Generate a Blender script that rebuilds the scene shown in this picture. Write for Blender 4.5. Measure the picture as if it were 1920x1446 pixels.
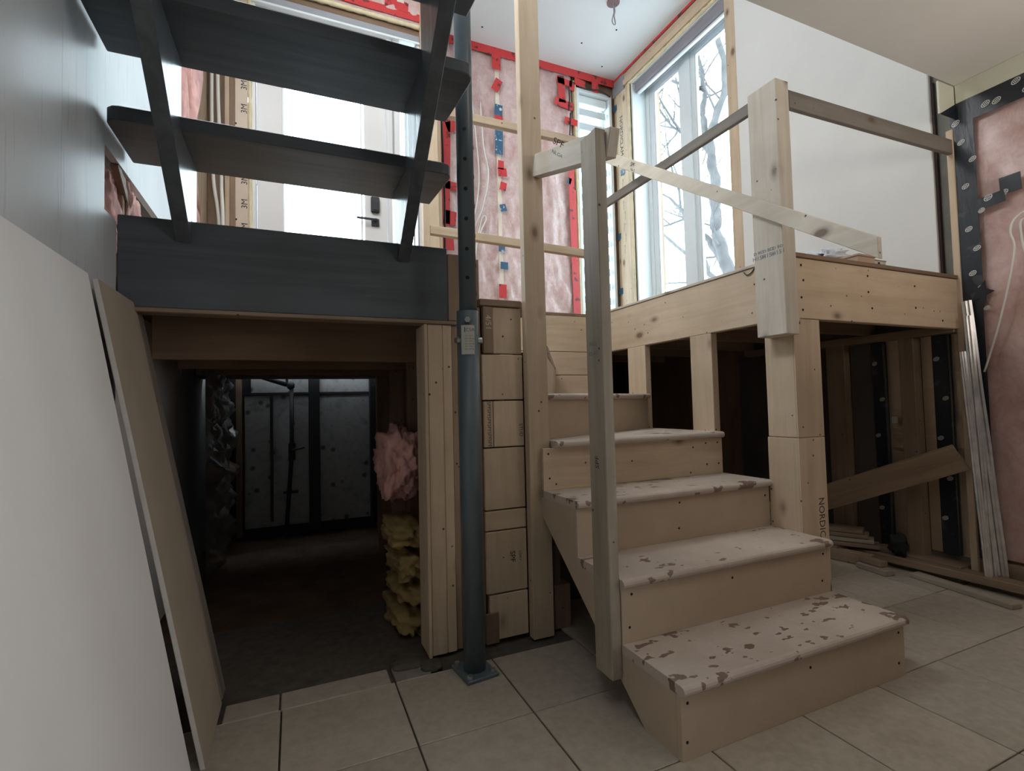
import bpy, bmesh, math, random
from mathutils import Vector, Matrix, noise
random.seed(7)
S = bpy.context.scene
COL = S.collection
for o in list(bpy.data.objects): bpy.data.objects.remove(o)

# ------------------------------------------------------------ camera, world, lights, exposure
cam = bpy.data.cameras.new('camera'); co = bpy.data.objects.new('camera', cam); COL.objects.link(co)
yaw, pitch, roll = 0.4104, 0.03861, -0.02439
fw = Vector((math.sin(yaw)*math.cos(pitch), math.cos(yaw)*math.cos(pitch), math.sin(pitch)))
rt = Vector((math.cos(yaw), -math.sin(yaw), 0)); up = rt.cross(fw)
r2 = rt*math.cos(roll)+up*math.sin(roll); u2 = -rt*math.sin(roll)+up*math.cos(roll)
M = Matrix((r2, u2, -fw)).transposed().to_4x4(); M.translation = (0, 0, .90)
co.matrix_world = M
cam.sensor_width = 36; cam.sensor_fit = 'HORIZONTAL'; cam.lens = 36*938.15/1920; cam.clip_start = .02
S.camera = co
S.view_settings.view_transform = 'Standard'; S.view_settings.look = 'None'
S.view_settings.gamma = 1; S.view_settings.use_curve_mapping = False
S.view_settings.exposure = 0.0
w = bpy.data.worlds.new('overcast_sky'); S.world = w; w.use_nodes = True
bg = w.node_tree.nodes['Background']; bg.inputs[0].default_value = (.765, .92, 1.02, 1); bg.inputs[1].default_value = 8.2

def area(name, loc, target, sx, sy, power, col=(1, 1, 1), portal=False, spread=180):
    l = bpy.data.lights.new(name, 'AREA'); l.shape = 'RECTANGLE'; l.size = sx; l.size_y = sy
    l.energy = power; l.color = col; l.spread = math.radians(spread)
    if portal: l.cycles.is_portal = True
    o = bpy.data.objects.new(name, l); COL.objects.link(o); o.location = loc
    o.rotation_euler = (Vector(target)-Vector(loc)).to_track_quat('-Z', 'Y').to_euler()
    return o
area('window_portal', (3.30, 3.27, 2.75), (0, 3.27, 2.75), 1.2, 2.5, 1, portal=True)
area('sidelight_portal', (2.76, 4.30, 2.75), (2.76, 0, 2.75), .45, 2.5, 1, portal=True)
area('door_portal', (.32, 3.78, 2.45), (.32, 0, 2.45), 1.1, 2.3, 1, portal=True)
# assumed daylight window outside the view, in the right wall beside the photographer;
# the other three are fill lights added out of view, with no known source
area('side_window_light', (2.93, -.9, 1.2), (-.4, 1.0, .85), 1.0, 1.2, 5.2, (1.0, .97, .98), spread=55)
area('stairwell_fill_light', (-.42, .35, 3.35), (2.2, 1.3, .4), 1.3, 1.1, 34, (.95, .98, 1.0))  # added fill over treads and floor, no window behind it
area('upper_left_fill_light', (-.44, 2.0, 3.50), (3.0, 1.9, 1.9), 1.0, .8, 64, (.95, .98, 1.0))  # added fill for the faces turned left, no window there
area('ceiling_fill_light', (2.2, -.6, 1.5), (2.2, .2, 2.41), .4, .4, 12.5, (1.0, .94, .87), spread=130)  # added uplight, only there to brighten the main ceiling

# ------------------------------------------------------------ materials
def newmat(name):
    m = bpy.data.materials.new(name); m.use_nodes = True
    nt = m.node_tree; b = nt.nodes['Principled BSDF']
    return m, nt, b
def N(nt, t, **kw):
    n = nt.nodes.new(t)
    for k, v in kw.items(): setattr(n, k, v)
    return n
def coords(nt, scale=(1, 1, 1), rnd=True, gen='Object'):
    tc = N(nt, 'ShaderNodeTexCoord'); mp = N(nt, 'ShaderNodeMapping'); mp.inputs['Scale'].default_value = scale
    src = tc.outputs[gen]
    if rnd:
        oi = N(nt, 'ShaderNodeObjectInfo'); mu = N(nt, 'ShaderNodeVectorMath', operation='SCALE')
        mu.inputs[0].default_value = (13.1, 7.7, 9.3); nt.links.new(oi.outputs['Random'], mu.inputs['Scale'])
        ad = N(nt, 'ShaderNodeVectorMath', operation='ADD'); nt.links.new(src, ad.inputs[0]); nt.links.new(mu.outputs[0], ad.inputs[1])
        src = ad.outputs[0]
    nt.links.new(src, mp.inputs['Vector']); return mp.outputs['Vector']
def ramp(nt, src, stops):
    r = N(nt, 'ShaderNodeValToRGB'); e = r.color_ramp.elements
    while len(e) < len(stops): e.new(.5)
    for i, (p, c) in enumerate(stops):
        e[i].position = p; e[i].color = (c[0], c[1], c[2], 1) if not isinstance(c, (int, float)) else (c, c, c, 1)
    nt.links.new(src, r.inputs[0]); return r.outputs[0]
def mix(nt, fac, a, b, mode='MIX'):
    m = N(nt, 'ShaderNodeMix', data_type='RGBA', blend_type=mode)
    for sock, v in ((m.inputs[0], fac), (m.inputs[6], a), (m.inputs[7], b)):
        if isinstance(v, (int, float)): sock.default_value = v
        elif isinstance(v, tuple): sock.default_value = (v[0], v[1], v[2], 1)
        else: nt.links.new(v, sock)
    return m.outputs[2]
def bump(nt, b, h, strength=.3, dist=.002):
    n = N(nt, 'ShaderNodeBump'); n.inputs['Strength'].default_value = strength; n.inputs['Distance'].default_value = dist
    nt.links.new(h, n.inputs['Height']); nt.links.new(n.outputs[0], b.inputs['Normal'])
def noi(nt, vec, scale, detail=4, rough=.55, dist=0):
    n = N(nt, 'ShaderNodeTexNoise'); n.inputs['Scale'].default_value = scale; n.inputs['Detail'].default_value = detail
    n.inputs['Roughness'].default_value = rough; n.inputs['Distortion'].default_value = dist
    nt.links.new(vec, n.inputs['Vector']); return n.outputs[0]
def vor(nt, vec, scale):
    n = N(nt, 'ShaderNodeTexVoronoi'); n.inputs['Scale'].default_value = scale; nt.links.new(vec, n.inputs['Vector'])
    return n.outputs['Distance']

def wood(name, light, dark, rough=.65, knots=True, nails=True, stretch=.07, contrast=1.0, bumpy=.25, knotcol=(.10, .05, .025)):
    out = []
    for ax in range(3):
        m, nt, b = newmat(name+'_'+'xyz'[ax])
        sc = [1, 1, 1]; sc[ax] = stretch
        v = coords(nt, tuple(sc)); n1 = noi(nt, v, 22, 5, .6, .6); n2 = noi(nt, v, 90, 3, .5)
        c = ramp(nt, n1, [(.34, dark), (.62, light)])
        c = mix(nt, .18*contrast, c, ramp(nt, n2, [(.3, dark), (.7, light)]))
        oi = N(nt, 'ShaderNodeObjectInfo'); tint = ramp(nt, oi.outputs['Random'], [(0, (.88, .86, .84)), (1, (1.06, 1.04, 1.0))])
        c = mix(nt, 1.0, c, tint, 'MULTIPLY')
        big = noi(nt, coords(nt, (1, 1, 1)), 5, 3); c = mix(nt, 1.0, c, ramp(nt, big, [(.3, (.9, .89, .87)), (.65, (1.03, 1.03, 1.03))]), 'MULTIPLY')
        if knots:
            s2 = [1, 1, 1]; s2[ax] = .55
            k = vor(nt, coords(nt, tuple(s2)), 5.6); c = mix(nt, ramp(nt, k, [(.06, .8), (.10, .3), (.16, 0)]), c, knotcol)
        if nails:
            k = vor(nt, coords(nt, (1, 1, 1)), 15); c = mix(nt, ramp(nt, k, [(.055, .9), (.075, 0)]), c, (.03, .022, .018))
        nt.links.new(c, b.inputs['Base Color']); b.inputs['Roughness'].default_value = rough
        bump(nt, b, n1, bumpy, .002); out.append(m)
    return tuple(out)
def plain(name, col, rough=.6, var=.12, scale=6, metal=0, bumpy=0, bscale=40, spec=None):
    m, nt, b = newmat(name); v = coords(nt)
    n = noi(nt, v, scale, 5)
    lo = tuple(x*(1-var) for x in col); hi = tuple(min(1, x*(1+var)) for x in col)
    nt.links.new(ramp(nt, n, [(.3, lo), (.7, hi)]), b.inputs['Base Color'])
    b.inputs['Roughness'].default_value = rough; b.inputs['Metallic'].default_value = metal
    if spec is not None: b.inputs['Specular IOR Level'].default_value = spec
    if bumpy: bump(nt, b, noi(nt, v, bscale, 5), bumpy, .003)
    return m
PINE = wood('pine', (.68, .55, .41), (.57, .44, .31))
PINEW = wood('weathered_pine', (.72, .67, .59), (.60, .54, .46), bumpy=.35)
PINEG = wood('dirty_pine', (.42, .37, .31), (.31, .27, .22), bumpy=.35)
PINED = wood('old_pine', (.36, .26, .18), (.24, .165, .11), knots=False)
PLY = wood('plywood_edge', (.30, .20, .13), (.20, .13, .085), knots=False, nails=False)
DARK = wood('charcoal_stained_wood', (.092, .108, .124), (.058, .068, .080), rough=.45, knots=False, nails=False, stretch=.05, bumpy=.6)  # charcoal stain, made bluer and lighter to include window glare
DARKG = wood('charcoal_gloss_wood', (.092, .108, .124), (.058, .068, .080), rough=.26, knots=False, nails=False, stretch=.05, bumpy=.9)  # same glare-tinted charcoal, glossier
GREYW = wood('grey_weathered_wood', (.25, .225, .20), (.165, .15, .13), nails=True)
MDF = plain('mdf', (.52, .41, .30), .62, .06, 9)
def tread_mat():
    m, nt, b = newmat('mdf_tread'); v = coords(nt)
    base = ramp(nt, noi(nt, v, 7, 4), [(.3, (.50, .41, .34)), (.7, (.59, .50, .43))])
    fine = noi(nt, v, 60, 3); base = mix(nt, .12, base, ramp(nt, fine, [(.3, (.40, .33, .27)), (.7, (.62, .53, .46))]))
    blob = noi(nt, coords(nt, (1.0, 1.5, 1.0)), 19, 2.2, .5); area_ = noi(nt, v, 3.2, 1)
    mu = N(nt, 'ShaderNodeMath', operation='MULTIPLY_ADD'); mu.inputs[1].default_value = .45; nt.links.new(area_, mu.inputs[0]); nt.links.new(blob, mu.inputs[2])
    wet = ramp(nt, mu.outputs[0], [(.842, 0), (.860, 1)])
    c = mix(nt, wet, base, (.21, .145, .11))
    nt.links.new(c, b.inputs['Base Color'])
    nt.links.new(ramp(nt, wet, [(0, .6), (1, .42)]), b.inputs['Roughness'])
    bump(nt, b, fine, .1, .001); return m
TREAD = tread_mat()
CEIL = plain('ceiling_board', (.80, .81, .80), .8, .02, 3)
DRYW = plain('drywall_paper', (.76, .755, .73), .75, .03, 3)
DRYBR = plain('drywall_back_paper', (.36, .30, .23), .8, .08, 6)
DRYED = plain('gypsum_edge', (.60, .58, .55), .85, .08, 30)
CEIL2 = plain('painted_ceiling', (.74, .72, .67), .8, .03, 3)
CREAM = plain('cream_paint', (.66, .65, .52), .7, .04, 4)
def greywall():
    m, nt, b = newmat('grey_primed_panel')
    st = noi(nt, coords(nt, (1, 9, .5), False), 7, 5, .6); n = noi(nt, coords(nt, rnd=False), 2.5, 4)
    c = ramp(nt, n, [(.3, (.50, .52, .53)), (.7, (.60, .62, .62))])
    c = mix(nt, ramp(nt, st, [(.60, 0), (.72, .55)]), c, (.28, .29, .30))
    nt.links.new(c, b.inputs['Base Color']); b.inputs['Roughness'].default_value = .42
    bump(nt, b, st, .12, .003); return m
GREY = greywall()
def tilemat():
    m, nt, b = newmat('ceramic_tile'); v = coords(nt, gen='Object')
    c = ramp(nt, noi(nt, v, 6, 6, .65), [(.28, (.37, .315, .25)), (.72, (.49, .435, .36))])
    c = mix(nt, .5, c, ramp(nt, noi(nt, v, 40, 4), [(.35, (.36, .31, .25)), (.65, (.50, .445, .37))]))
    oi = N(nt, 'ShaderNodeObjectInfo'); c = mix(nt, 1.0, c, ramp(nt, oi.outputs['Random'], [(0, (.9, .9, .9)), (1, (1.06, 1.05, 1.03))]), 'MULTIPLY')
    nt.links.new(c, b.inputs['Base Color']); b.inputs['Roughness'].default_value = .5
    bump(nt, b, noi(nt, v, 18, 5), .08, .003); return m
TILE = tilemat()
GROUT = plain('dirty_grout', (.10, .085, .07), .9, .3, 30)
DIRT = plain('dirt_floor', (.12, .075, .05), .95, .35, 8, bumpy=.6)
CONC = plain('rough_cement', (.24, .21, .18), .9, .3, 14, bumpy=.6)
def poly(name, c1, c2, spread=.5, rough=.28):
    m, nt, b = newmat(name); v = coords(nt)
    a = noi(nt, v, 6, 6, .65, .4); f = noi(nt, v, 22, 5, .6, .8)
    c = ramp(nt, a, [(.36, c1), (.64, c2)]); c = mix(nt, .25, c, ramp(nt, f, [(.35, c1), (.65, (.83, .72, .70))]))
    nt.links.new(c, b.inputs['Base Color']); b.inputs['Roughness'].default_value = .55
    b.inputs['Coat Weight'].default_value = .85; b.inputs['Coat Roughness'].default_value = rough
    wr = noi(nt, coords(nt, (1, 1, .55)), 9, 5, .6, 1.2); bump(nt, b, wr, .75, .012); return m
PINK = poly('poly_over_pink_wool', (.52, .30, .27), (.66, .48, .45))
PINKR = poly('poly_over_salmon_wool', (.50, .28, .24), (.64, .42, .37))
WOOL = plain('pink_glass_wool', (.72, .40, .36), .95, .25, 14, bumpy=.9, bscale=30)
YWOOL = plain('yellow_glass_wool', (.38, .27, .11), .95, .3, 14, bumpy=.9, bscale=30)
FOAM = plain('spray_foam', (.74, .64, .42), .8, .15, 12, bumpy=.8, bscale=25)
def tape(name, col, ink, thr=.60, sc=16):
    m, nt, b = newmat(name); n = noi(nt, coords(nt), sc, 2.5)
    nt.links.new(ramp(nt, n, [(thr, col), (thr+.04, ink)]), b.inputs['Base Color'])
    b.inputs['Roughness'].default_value = .35; bump(nt, b, noi(nt, coords(nt, (1, 1, .3)), 30, 4), .5, .004); return m
RED = tape('red_sheathing_tape', (.60, .045, .048), (.16, .03, .03), .60)
BLUE = tape('blue_tape', (.045, .12, .21), (.55, .62, .66), .66, 30)
BLACK = tape('black_tape', (.016, .021, .030), (.05, .055, .065), .6, 12)
WHITE = plain('white_vinyl', (.78, .83, .84), .35, .02, 3)
WHITEP = plain('white_print', (.62, .62, .60), .6, .05, 9)
INK = plain('black_ink', (.03, .03, .035), .7, .1, 9)
INKB = plain('blue_grey_ink', (.13, .17, .24), .7, .15, 9)
CHALK = plain('chalk', (.62, .56, .50), .9, .1, 9)
DOORW = plain('door_white', (.74, .73, .72), .4, .02, 3)
SHADE = plain('grey_shade_fabric', (.27, .26, .29), .7, .05, 6)
SLAT = plain('blind_fabric', (.66, .73, .76), .7, .03, 6)
STEEL = plain('grey_painted_steel', (.105, .135, .155), .38, .12, 6, spec=.6)
GALV = plain('galvanised_steel', (.55, .54, .52), .32, .15, 20, metal=.9)
BRIGHT = plain('bright_duct_metal', (.78, .75, .72), .36, .2, 14, metal=.9)
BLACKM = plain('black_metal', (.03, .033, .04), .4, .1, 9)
HOLE = plain('hole_dark', (.012, .014, .018), .9, .1, 9)
CABLE = plain('white_cable_jacket', (.78, .76, .70), .45, .03, 9)
CARD = plain('cardboard', (.50, .36, .26), .8, .08, 9)
STICK = plain('paper_sticker', (.58, .56, .51), .6, .04, 9)
PVC = plain('grey_flash', (.32, .33, .36), .5, .06, 9)
BARK = plain('grey_bark', (.085, .082, .082), .9, .25, 6, bumpy=.5)
SNOW = plain('snow', (.80, .83, .86), .8, .03, .6)
def foilmat(name, col, rough, bs=.9, sc=(1, 1, 1)):
    m, nt, b = newmat(name); v = coords(nt, sc); n = noi(nt, v, 20, 5, .6, 1.0)
    b.inputs['Base Color'].default_value = (*col, 1); b.inputs['Metallic'].default_value = .9; b.inputs['Roughness'].default_value = rough
    bump(nt, b, n, bs, .01); return m
FOIL = foilmat('crinkled_foil', (.60, .60, .62), .28)
BUBF = foilmat('bubble_foil', (.86, .72, .56), .30, .30, (1, .5, 3))
def boardmat():
    m, nt, b = newmat('foil_faced_board'); v = coords(nt)
    n = noi(nt, v, 9, 6, .7, .6); c = ramp(nt, n, [(.35, (.34, .35, .37)), (.5, (.52, .53, .55)), (.68, (.42, .41, .42))])
    k = vor(nt, v, 9); c = mix(nt, ramp(nt, k, [(.12, .8), (.2, 0)]), c, (.06, .06, .065))
    nt.links.new(c, b.inputs['Base Color']); b.inputs['Roughness'].default_value = .45; b.inputs['Metallic'].default_value = .2
    bump(nt, b, n, .4, .005); return m
BOARD = boardmat()
def glassmat():
    m, nt, b = newmat('window_glass'); nt.nodes.remove(b)
    tr = N(nt, 'ShaderNodeBsdfTransparent'); tr.inputs[0].default_value = (.95, .97, .97, 1)
    gl = N(nt, 'ShaderNodeBsdfGlossy'); gl.inputs['Roughness'].default_value = .02
    lw = N(nt, 'ShaderNodeLayerWeight'); lw.inputs[0].default_value = .5; mx = N(nt, 'ShaderNodeMixShader')
    pw = N(nt, 'ShaderNodeMath', operation='POWER'); pw.inputs[1].default_value = 5; nt.links.new(lw.outputs['Facing'], pw.inputs[0])
    fr = N(nt, 'ShaderNodeMath', operation='MULTIPLY_ADD'); fr.inputs[1].default_value = .5; fr.inputs[2].default_value = .03; nt.links.new(pw.outputs[0], fr.inputs[0])
    nt.links.new(fr.outputs[0], mx.inputs[0]); nt.links.new(tr.outputs[0], mx.inputs[1]); nt.links.new(gl.outputs[0], mx.inputs[2])
    nt.links.new(mx.outputs[0], nt.nodes['Material Output'].inputs[0]); return m
GLASS = glassmat()
def wrapmat():
    m, nt, b = newmat('clear_plastic_wrap'); b.inputs['Base Color'].default_value = (.75, .80, .86, 1)
    b.inputs['Roughness'].default_value = .15; bump(nt, b, noi(nt, coords(nt), 25, 4), .8, .01); return m
WRAP = wrapmat()

# ------------------------------------------------------------ object helpers
WL = {}
def link(name, me, mat, center, parent=None, rot=None):
    if mat and not me.materials: me.materials.append(mat)
    o = bpy.data.objects.new(name, me); COL.objects.link(o)
    WL[o] = Vector(center)
    if parent is not None:
        o.parent = parent; o.location = Vector(center)-WL[parent]
    else: o.location = center
    if rot is not None: o.rotation_euler = rot
    return o
def empty(name, loc, label=None, cat=None, group=None):
    o = bpy.data.objects.new(name, None); COL.objects.link(o); o.location = loc; WL[o] = Vector(loc); o.empty_display_size = .05
    if label: tag(o, label, cat, group)
    return o
def tag(o, label, cat, group=None):
    o['label'] = label; o['category'] = cat
    if group: o['group'] = group
    return o
def struct(o): o['kind'] = 'structure'; return o
def stuff(o): o['kind'] = 'stuff'; return o
def pick(mat, dims):
    if isinstance(mat, tuple): return mat[max(range(3), key=lambda i: dims[i])]
    return mat
def box_mesh(name, d, bev):
    bm = bmesh.new(); bmesh.ops.create_cube(bm, size=1)
    for v in bm.verts: v.co = Vector((v.co.x*d[0], v.co.y*d[1], v.co.z*d[2]))
    if bev: bmesh.ops.bevel(bm, geom=bm.edges[:], offset=min(bev, min(d)*.4), segments=1, affect='EDGES')
    me = bpy.data.meshes.new(name); bm.to_mesh(me); bm.free(); return me
def box(name, x0, x1, y0, y1, z0, z1, mat, parent=None, bev=.0025):
    d = (abs(x1-x0), abs(y1-y0), abs(z1-z0))
    return link(name, box_mesh(name, d, bev), pick(mat, d), ((x0+x1)/2, (y0+y1)/2, (z0+z1)/2), parent)
def rbox(name, c, d, rot, mat, parent=None, bev=.0025):
    return link(name, box_mesh(name, d, bev), pick(mat, d), c, parent, rot)
def bar(name, p0, p1, w_, t, mat, parent=None, upv=(0, 0, 1), bev=.0025):
    """a board from p0 to p1; w_ is its size towards upv, t the other way"""
    p0 = Vector(p0); p1 = Vector(p1); x = (p1-p0); L = x.length; x.normalize()
    y = Vector(upv).cross(x).normalized(); z = x.cross(y)
    R = Matrix((x, y, z)).transposed()
    return link(name, box_mesh(name, (L, t, w_), bev), pick(mat, (L, t*.1, w_*.1)), (p0+p1)/2, parent, R.to_euler())
def solid(name, bm, mat, parent=None, smooth=False, origin=None):
    vs = [v.co for v in bm.verts]
    if origin is None:
        lo = Vector((min(v[i] for v in vs) for i in range(3))); hi = Vector((max(v[i] for v in vs) for i in range(3))); origin = (lo+hi)/2
    bmesh.ops.recalc_face_normals(bm, faces=bm.faces[:])
    for v in bm.verts: v.co -= Vector(origin)
    me = bpy.data.meshes.new(name); bm.to_mesh(me); bm.free()
    if smooth:
        for p in me.polygons: p.use_smooth = True
    return link(name, me, mat, origin, parent)
def prism(name, pts, axis, a0, a1, mat, parent=None, bev=0):
    """pts: polygon in the two other axes (in order x,y,z without axis)"""
    bm = bmesh.new()
    def mk(p, a):
        q = list(p); q.insert(axis, a); return bm.verts.new(q)
    A = [mk(p, a0) for p in pts]; B = [mk(p, a1) for p in pts]; n = len(pts)
    bm.faces.new(A); bm.faces.new(B[::-1])
    for i in range(n): bm.faces.new((A[i], A[(i+1) % n], B[(i+1) % n], B[i]))
    bmesh.ops.recalc_face_normals(bm, faces=bm.faces[:])
    if bev: bmesh.ops.bevel(bm, geom=bm.edges[:], offset=bev, segments=1, affect='EDGES')
    return solid(name, bm, mat, parent)
def smoothpts(p, n=6):
    p = [Vector(q) for q in p]
    if len(p) < 3: return p
    out = []
    for i in range(len(p)-1):
        a = p[max(i-1, 0)]; b = p[i]; c = p[i+1]; d = p[min(i+2, len(p)-1)]
        for k in range(n):
            t = k/n
            out.append(.5*((2*b)+(c-a)*t+(2*a-5*b+4*c-d)*t*t+(3*b-a-3*c+d)*t**3))
    out.append(p[-1]); return out
def tube_bm(bm, pts, rad, sides=8, caps=True):
    pts = [Vector(p) for p in pts]; rings = []; n = len(pts)
    ref = Vector((.13, .31, .94))
    for i, p in enumerate(pts):
        d = (pts[min(i+1, n-1)]-pts[max(i-1, 0)]).normalized()
        a = d.cross(ref)
        if a.length < .05: a = d.cross(Vector((1, 0, 0)))
        a.normalize(); b = d.cross(a)
        r = rad[i] if isinstance(rad, (list, tuple)) else rad
        rings.append([bm.verts.new(p+a*math.cos(2*math.pi*k/sides)*r+b*math.sin(2*math.pi*k/sides)*r) for k in range(sides)])
    for i in range(n-1):
        for k in range(sides):
            bm.faces.new((rings[i][k], rings[i][(k+1) % sides], rings[i+1][(k+1) % sides], rings[i+1][k]))
    if caps: bm.faces.new(rings[0][::-1]); bm.faces.new(rings[-1])
def tube(name, pts, rad, mat, parent=None, sides=8, smooth=True):
    bm = bmesh.new(); tube_bm(bm, pts, rad, sides); return solid(name, bm, mat, parent, smooth)
def cyl(name, c, axis, r, L, mat, parent=None, sides=16, smooth=False):
    a = Vector(axis).normalized()*L/2; c = Vector(c); return tube(name, [c-a, c+a], r, mat, parent, sides, smooth)
def sheet(name, axis, a, u0, u1, v0, v1, mat, parent=None, amp=.012, nu=36, nv=36, sign=-1, freq=5, seed=0, thick=.006, aniso=.5):
    """wrinkled membrane lying in the plane axis=a, bulging towards sign"""
    bm = bmesh.new(); g = []
    for i in range(nu+1):
        row = []
        for j in range(nv+1):
            u = u0+(u1-u0)*i/nu; v = v0+(v1-v0)*j/nv
            h = abs(noise.fractal(Vector((u*freq, v*freq*aniso, seed*3.7)), .8, 2.1, 4))*amp
            e = min(i, nu-i, j, nv-j); h *= min(1, e/2)
            p = [u, v]; p.insert(axis, a+sign*(h+.001)); row.append(bm.verts.new(p))
        g.append(row)
    for i in range(nu):
        for j in range(nv): bm.faces.new((g[i][j], g[i+1][j], g[i+1][j+1], g[i][j+1]))
    for f in bm.faces: f.smooth = True
    return solid(name, bm, mat, parent, True)
def lump(name, c, size, mat, parent=None, amp=.3, freq=6, seed=0, sub=3):
    bm = bmesh.new(); bmesh.ops.create_icosphere(bm, subdivisions=sub, radius=1)
    for v in bm.verts:
        d = v.co.copy(); sx = max(abs(d.x), abs(d.y), abs(d.z)); d = d.lerp(d/sx, .45)
        k = 1+amp*noise.fractal(v.co*freq*.35+Vector((seed*5.1, 0, 0)), .9, 2.0, 4)+amp*.35*noise.noise(v.co*freq*1.6+Vector((seed, 2, 0)))
        v.co = Vector((d.x*size[0]*k, d.y*size[1]*k, d.z*size[2]*k))+Vector(c)
    return solid(name, bm, mat, parent, True)
def text(name, s, pos, right, upv, h, mat, parent, depth=.0006, sx=1.0):
    cu = bpy.data.curves.new(name, 'FONT'); cu.body = s; cu.size = 1; cu.extrude = 0; cu.align_x = 'CENTER'; cu.align_y = 'CENTER'; cu.resolution_u = 2
    t = bpy.data.objects.new(name, cu); COL.objects.link(t)
    dg = bpy.context.evaluated_depsgraph_get(); me = bpy.data.meshes.new_from_object(t.evaluated_get(dg))
    bpy.data.objects.remove(t); bpy.data.curves.remove(cu)
    r = Vector(right).normalized(); u = Vector(upv).normalized(); n = r.cross(u)
    hh = h/.72
    for v in me.vertices: v.co = r*(v.co.x*hh*sx)+u*(v.co.y*hh)
    me.materials.clear(); me.name = name
    return link(name, me, mat, Vector(pos)+n*depth, parent)
XM = ((0, -1, 0), (0, 0, 1))      # text on a face looking towards -X
YM = ((1, 0, 0), (0, 0, 1))       # text on a face looking towards -Y

# ============================================================ SETTING
FX, FY, TP = .297, 1.360, .3395
floor = struct(box('floor', -.62, 3.2, -3.1, 2.42, -.14, -.011, GROUT, bev=0))
tile_me = box_mesh('floor_tile', (TP-.005, TP-.005, .011), .0015); tile_me.materials.append(TILE)
for i in range(-3, 8):
    for j in range(-8, 3):
        x0 = FX+TP*i; y0 = FY+TP*j*.9956; x1 = x0+TP; y1 = y0+TP*.9956
        if j == 2 and i < 4: continue
        if j == 1 and i < 4:
            pass
        xa, xb = max(x0, -.478), min(x1, 2.996)
        if j == 1 and i < 2:
            box('floor_tile', xa+.0025, xb-.0025, y0+.0025, min(y1, 1.700)-.0025, -.011, 0, TILE, floor, .0015); continue
        if xb-xa < TP-.01 or y1 > 2.41:
            if xb-xa > .03: box('floor_tile', xa+.0025, xb-.0025, y0+.0025, min(y1, 2.41)-.0025, -.011, 0, TILE, floor, .0015)
            continue
        link('floor_tile', tile_me, None, ((x0+x1)/2, (y0+y1)/2, -.0055), floor)
for a, b in ((-.2, -.05), (-.045, .285), (.30, .42)):
    box('cement_strip', a, b, 1.701, 1.80, -.011, -.001, TILE if b < .29 else CONC, floor, .003)
for k, (a, b, c, d) in enumerate(((.31, .40, 1.765, 1.83), (.40, .46, 1.72, 1.79))):
    lump('mortar_patch', ((a+b)/2, (c+d)/2, .000), ((b-a)*.6, (d-c)*.6, .007), GROUT, floor, .25, 8, k, 3)
struct(box('floor', -.62, 1.80, 1.812, 4.3, -.14, -.03, DIRT, bev=0))
struct(box('floor', 1.80, 3.2, 2.43, 4.3, -.14, -.03, DIRT, bev=0))
ground = struct(box('ground', -40, 60, -40, 60, -.30, -.16, SNOW, bev=0))

# left wall: a backing, primed panels in front of it, an open stud bay with wool
wl = struct(box('wall_left', -.66, -.56, -3.1, 4.4, -.14, 4.4, DRYW, bev=0))
for y0, y1, z0, z1 in ((-3.0, -.6, 0, 4.15), (-.6, .42, 0, 4.15), (.42, 1.4185, 0, 4.15), (1.4195, 1.5605, 0, 4.15), (1.561, 1.698, 0, 4.15), (1.6985, 2.62, 1.655, 4.15), (1.6985, 1.80, 0, 1.47)):
    box('wall_panel', -.50, -.48, y0, y1, z0, z1, GREY, wl, 0)
box('wall_stud', -.56, -.50, 1.71, 1.748, .9, 1.66, PINED, wl)
box('wall_stud', -.56, -.49, 1.90, 1.938, 1.30, 1.66, PINE, wl)
box('wall_stud', -.56, -.482, 2.62, 2.66, 1.32, 4.15, PINE, wl)
box('wall_stud', -.56, -.485, 2.80, 2.83, 1.32, 4.15, PINE, wl)
lump('insulation_batt', (-.527, 1.83, 1.51), (.033, .075, .12), WOOL, wl, .35, 9, 1, 4)
lump('insulation_batt', (-.515, 1.99, 1.52), (.04, .08, .13), WOOL, wl, .35, 9, 5, 4)
bar('sloping_cleat', (-.493, 1.83, 1.66), (-.493, 2.08, 1.47), .03, .02, PINED, wl)
lump('insulation_batt', (-.52, 2.73, 2.4), (.05, .075, .95), WOOL, wl, .6, 9, 2, 4)
lump('insulation_batt', (-.52, 2.95, 2.55), (.055, .14, .72), WOOL, wl, .7, 9, 3, 4)
box('sheathing_board', -.53, -.49, 3.09, 3.57, 1.30, 4.15, PINED, wl)

# back walls: door wall nearer, the wrapped wall farther back on the right
wd = struct(box('wall_back', -.62, -.285, 3.57, 3.72, 1.25, 4.4, PLY, bev=0))
box('wall_block', .87, 1.02, 3.57, 3.72, 1.25, 4.4, PINE, wd, 0)
box('wall_block', -.285, .87, 3.57, 3.72, 3.64, 4.4, PLY, wd, 0)
box('wall_block', -.285, .87, 3.57, 3.72, 1.25, 1.325, PLY, wd, 0)
box('wall_block', .97, 1.02, 3.72, 4.30, 1.25, 4.4, PLY, wd, 0)
box('wall_stud', .868, .985, 3.53, 3.57, 1.32, 4.15, PINE, wd)
box('wall_stud', -.392, -.365, 3.535, 3.57, 1.32, 4.15, PINE, wd)
box('wall_board', -.365, -.335, 3.53, 3.57, 1.32, 4.15, PLY, wd)
tb = box('tape_strip', -.335, -.264, 3.545, 3.57, 1.32, 3.75, plain('beige_flashing_tape', (.66, .54, .43), .5, .05, 5), wd, .001)
for k in range(14):
    z = 1.60+k*.155
    text('tape_print', '3M', (-.283, 3.545, z), (0, 0, 1), (-1, 0, 0), .036, INK, tb, .001)
    if k % 2: cyl('tape_staple', (-.331, 3.544, z+.05), (0, 1, 0), .006, .003, INK, tb, 8)
bm = bmesh.new()
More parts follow.
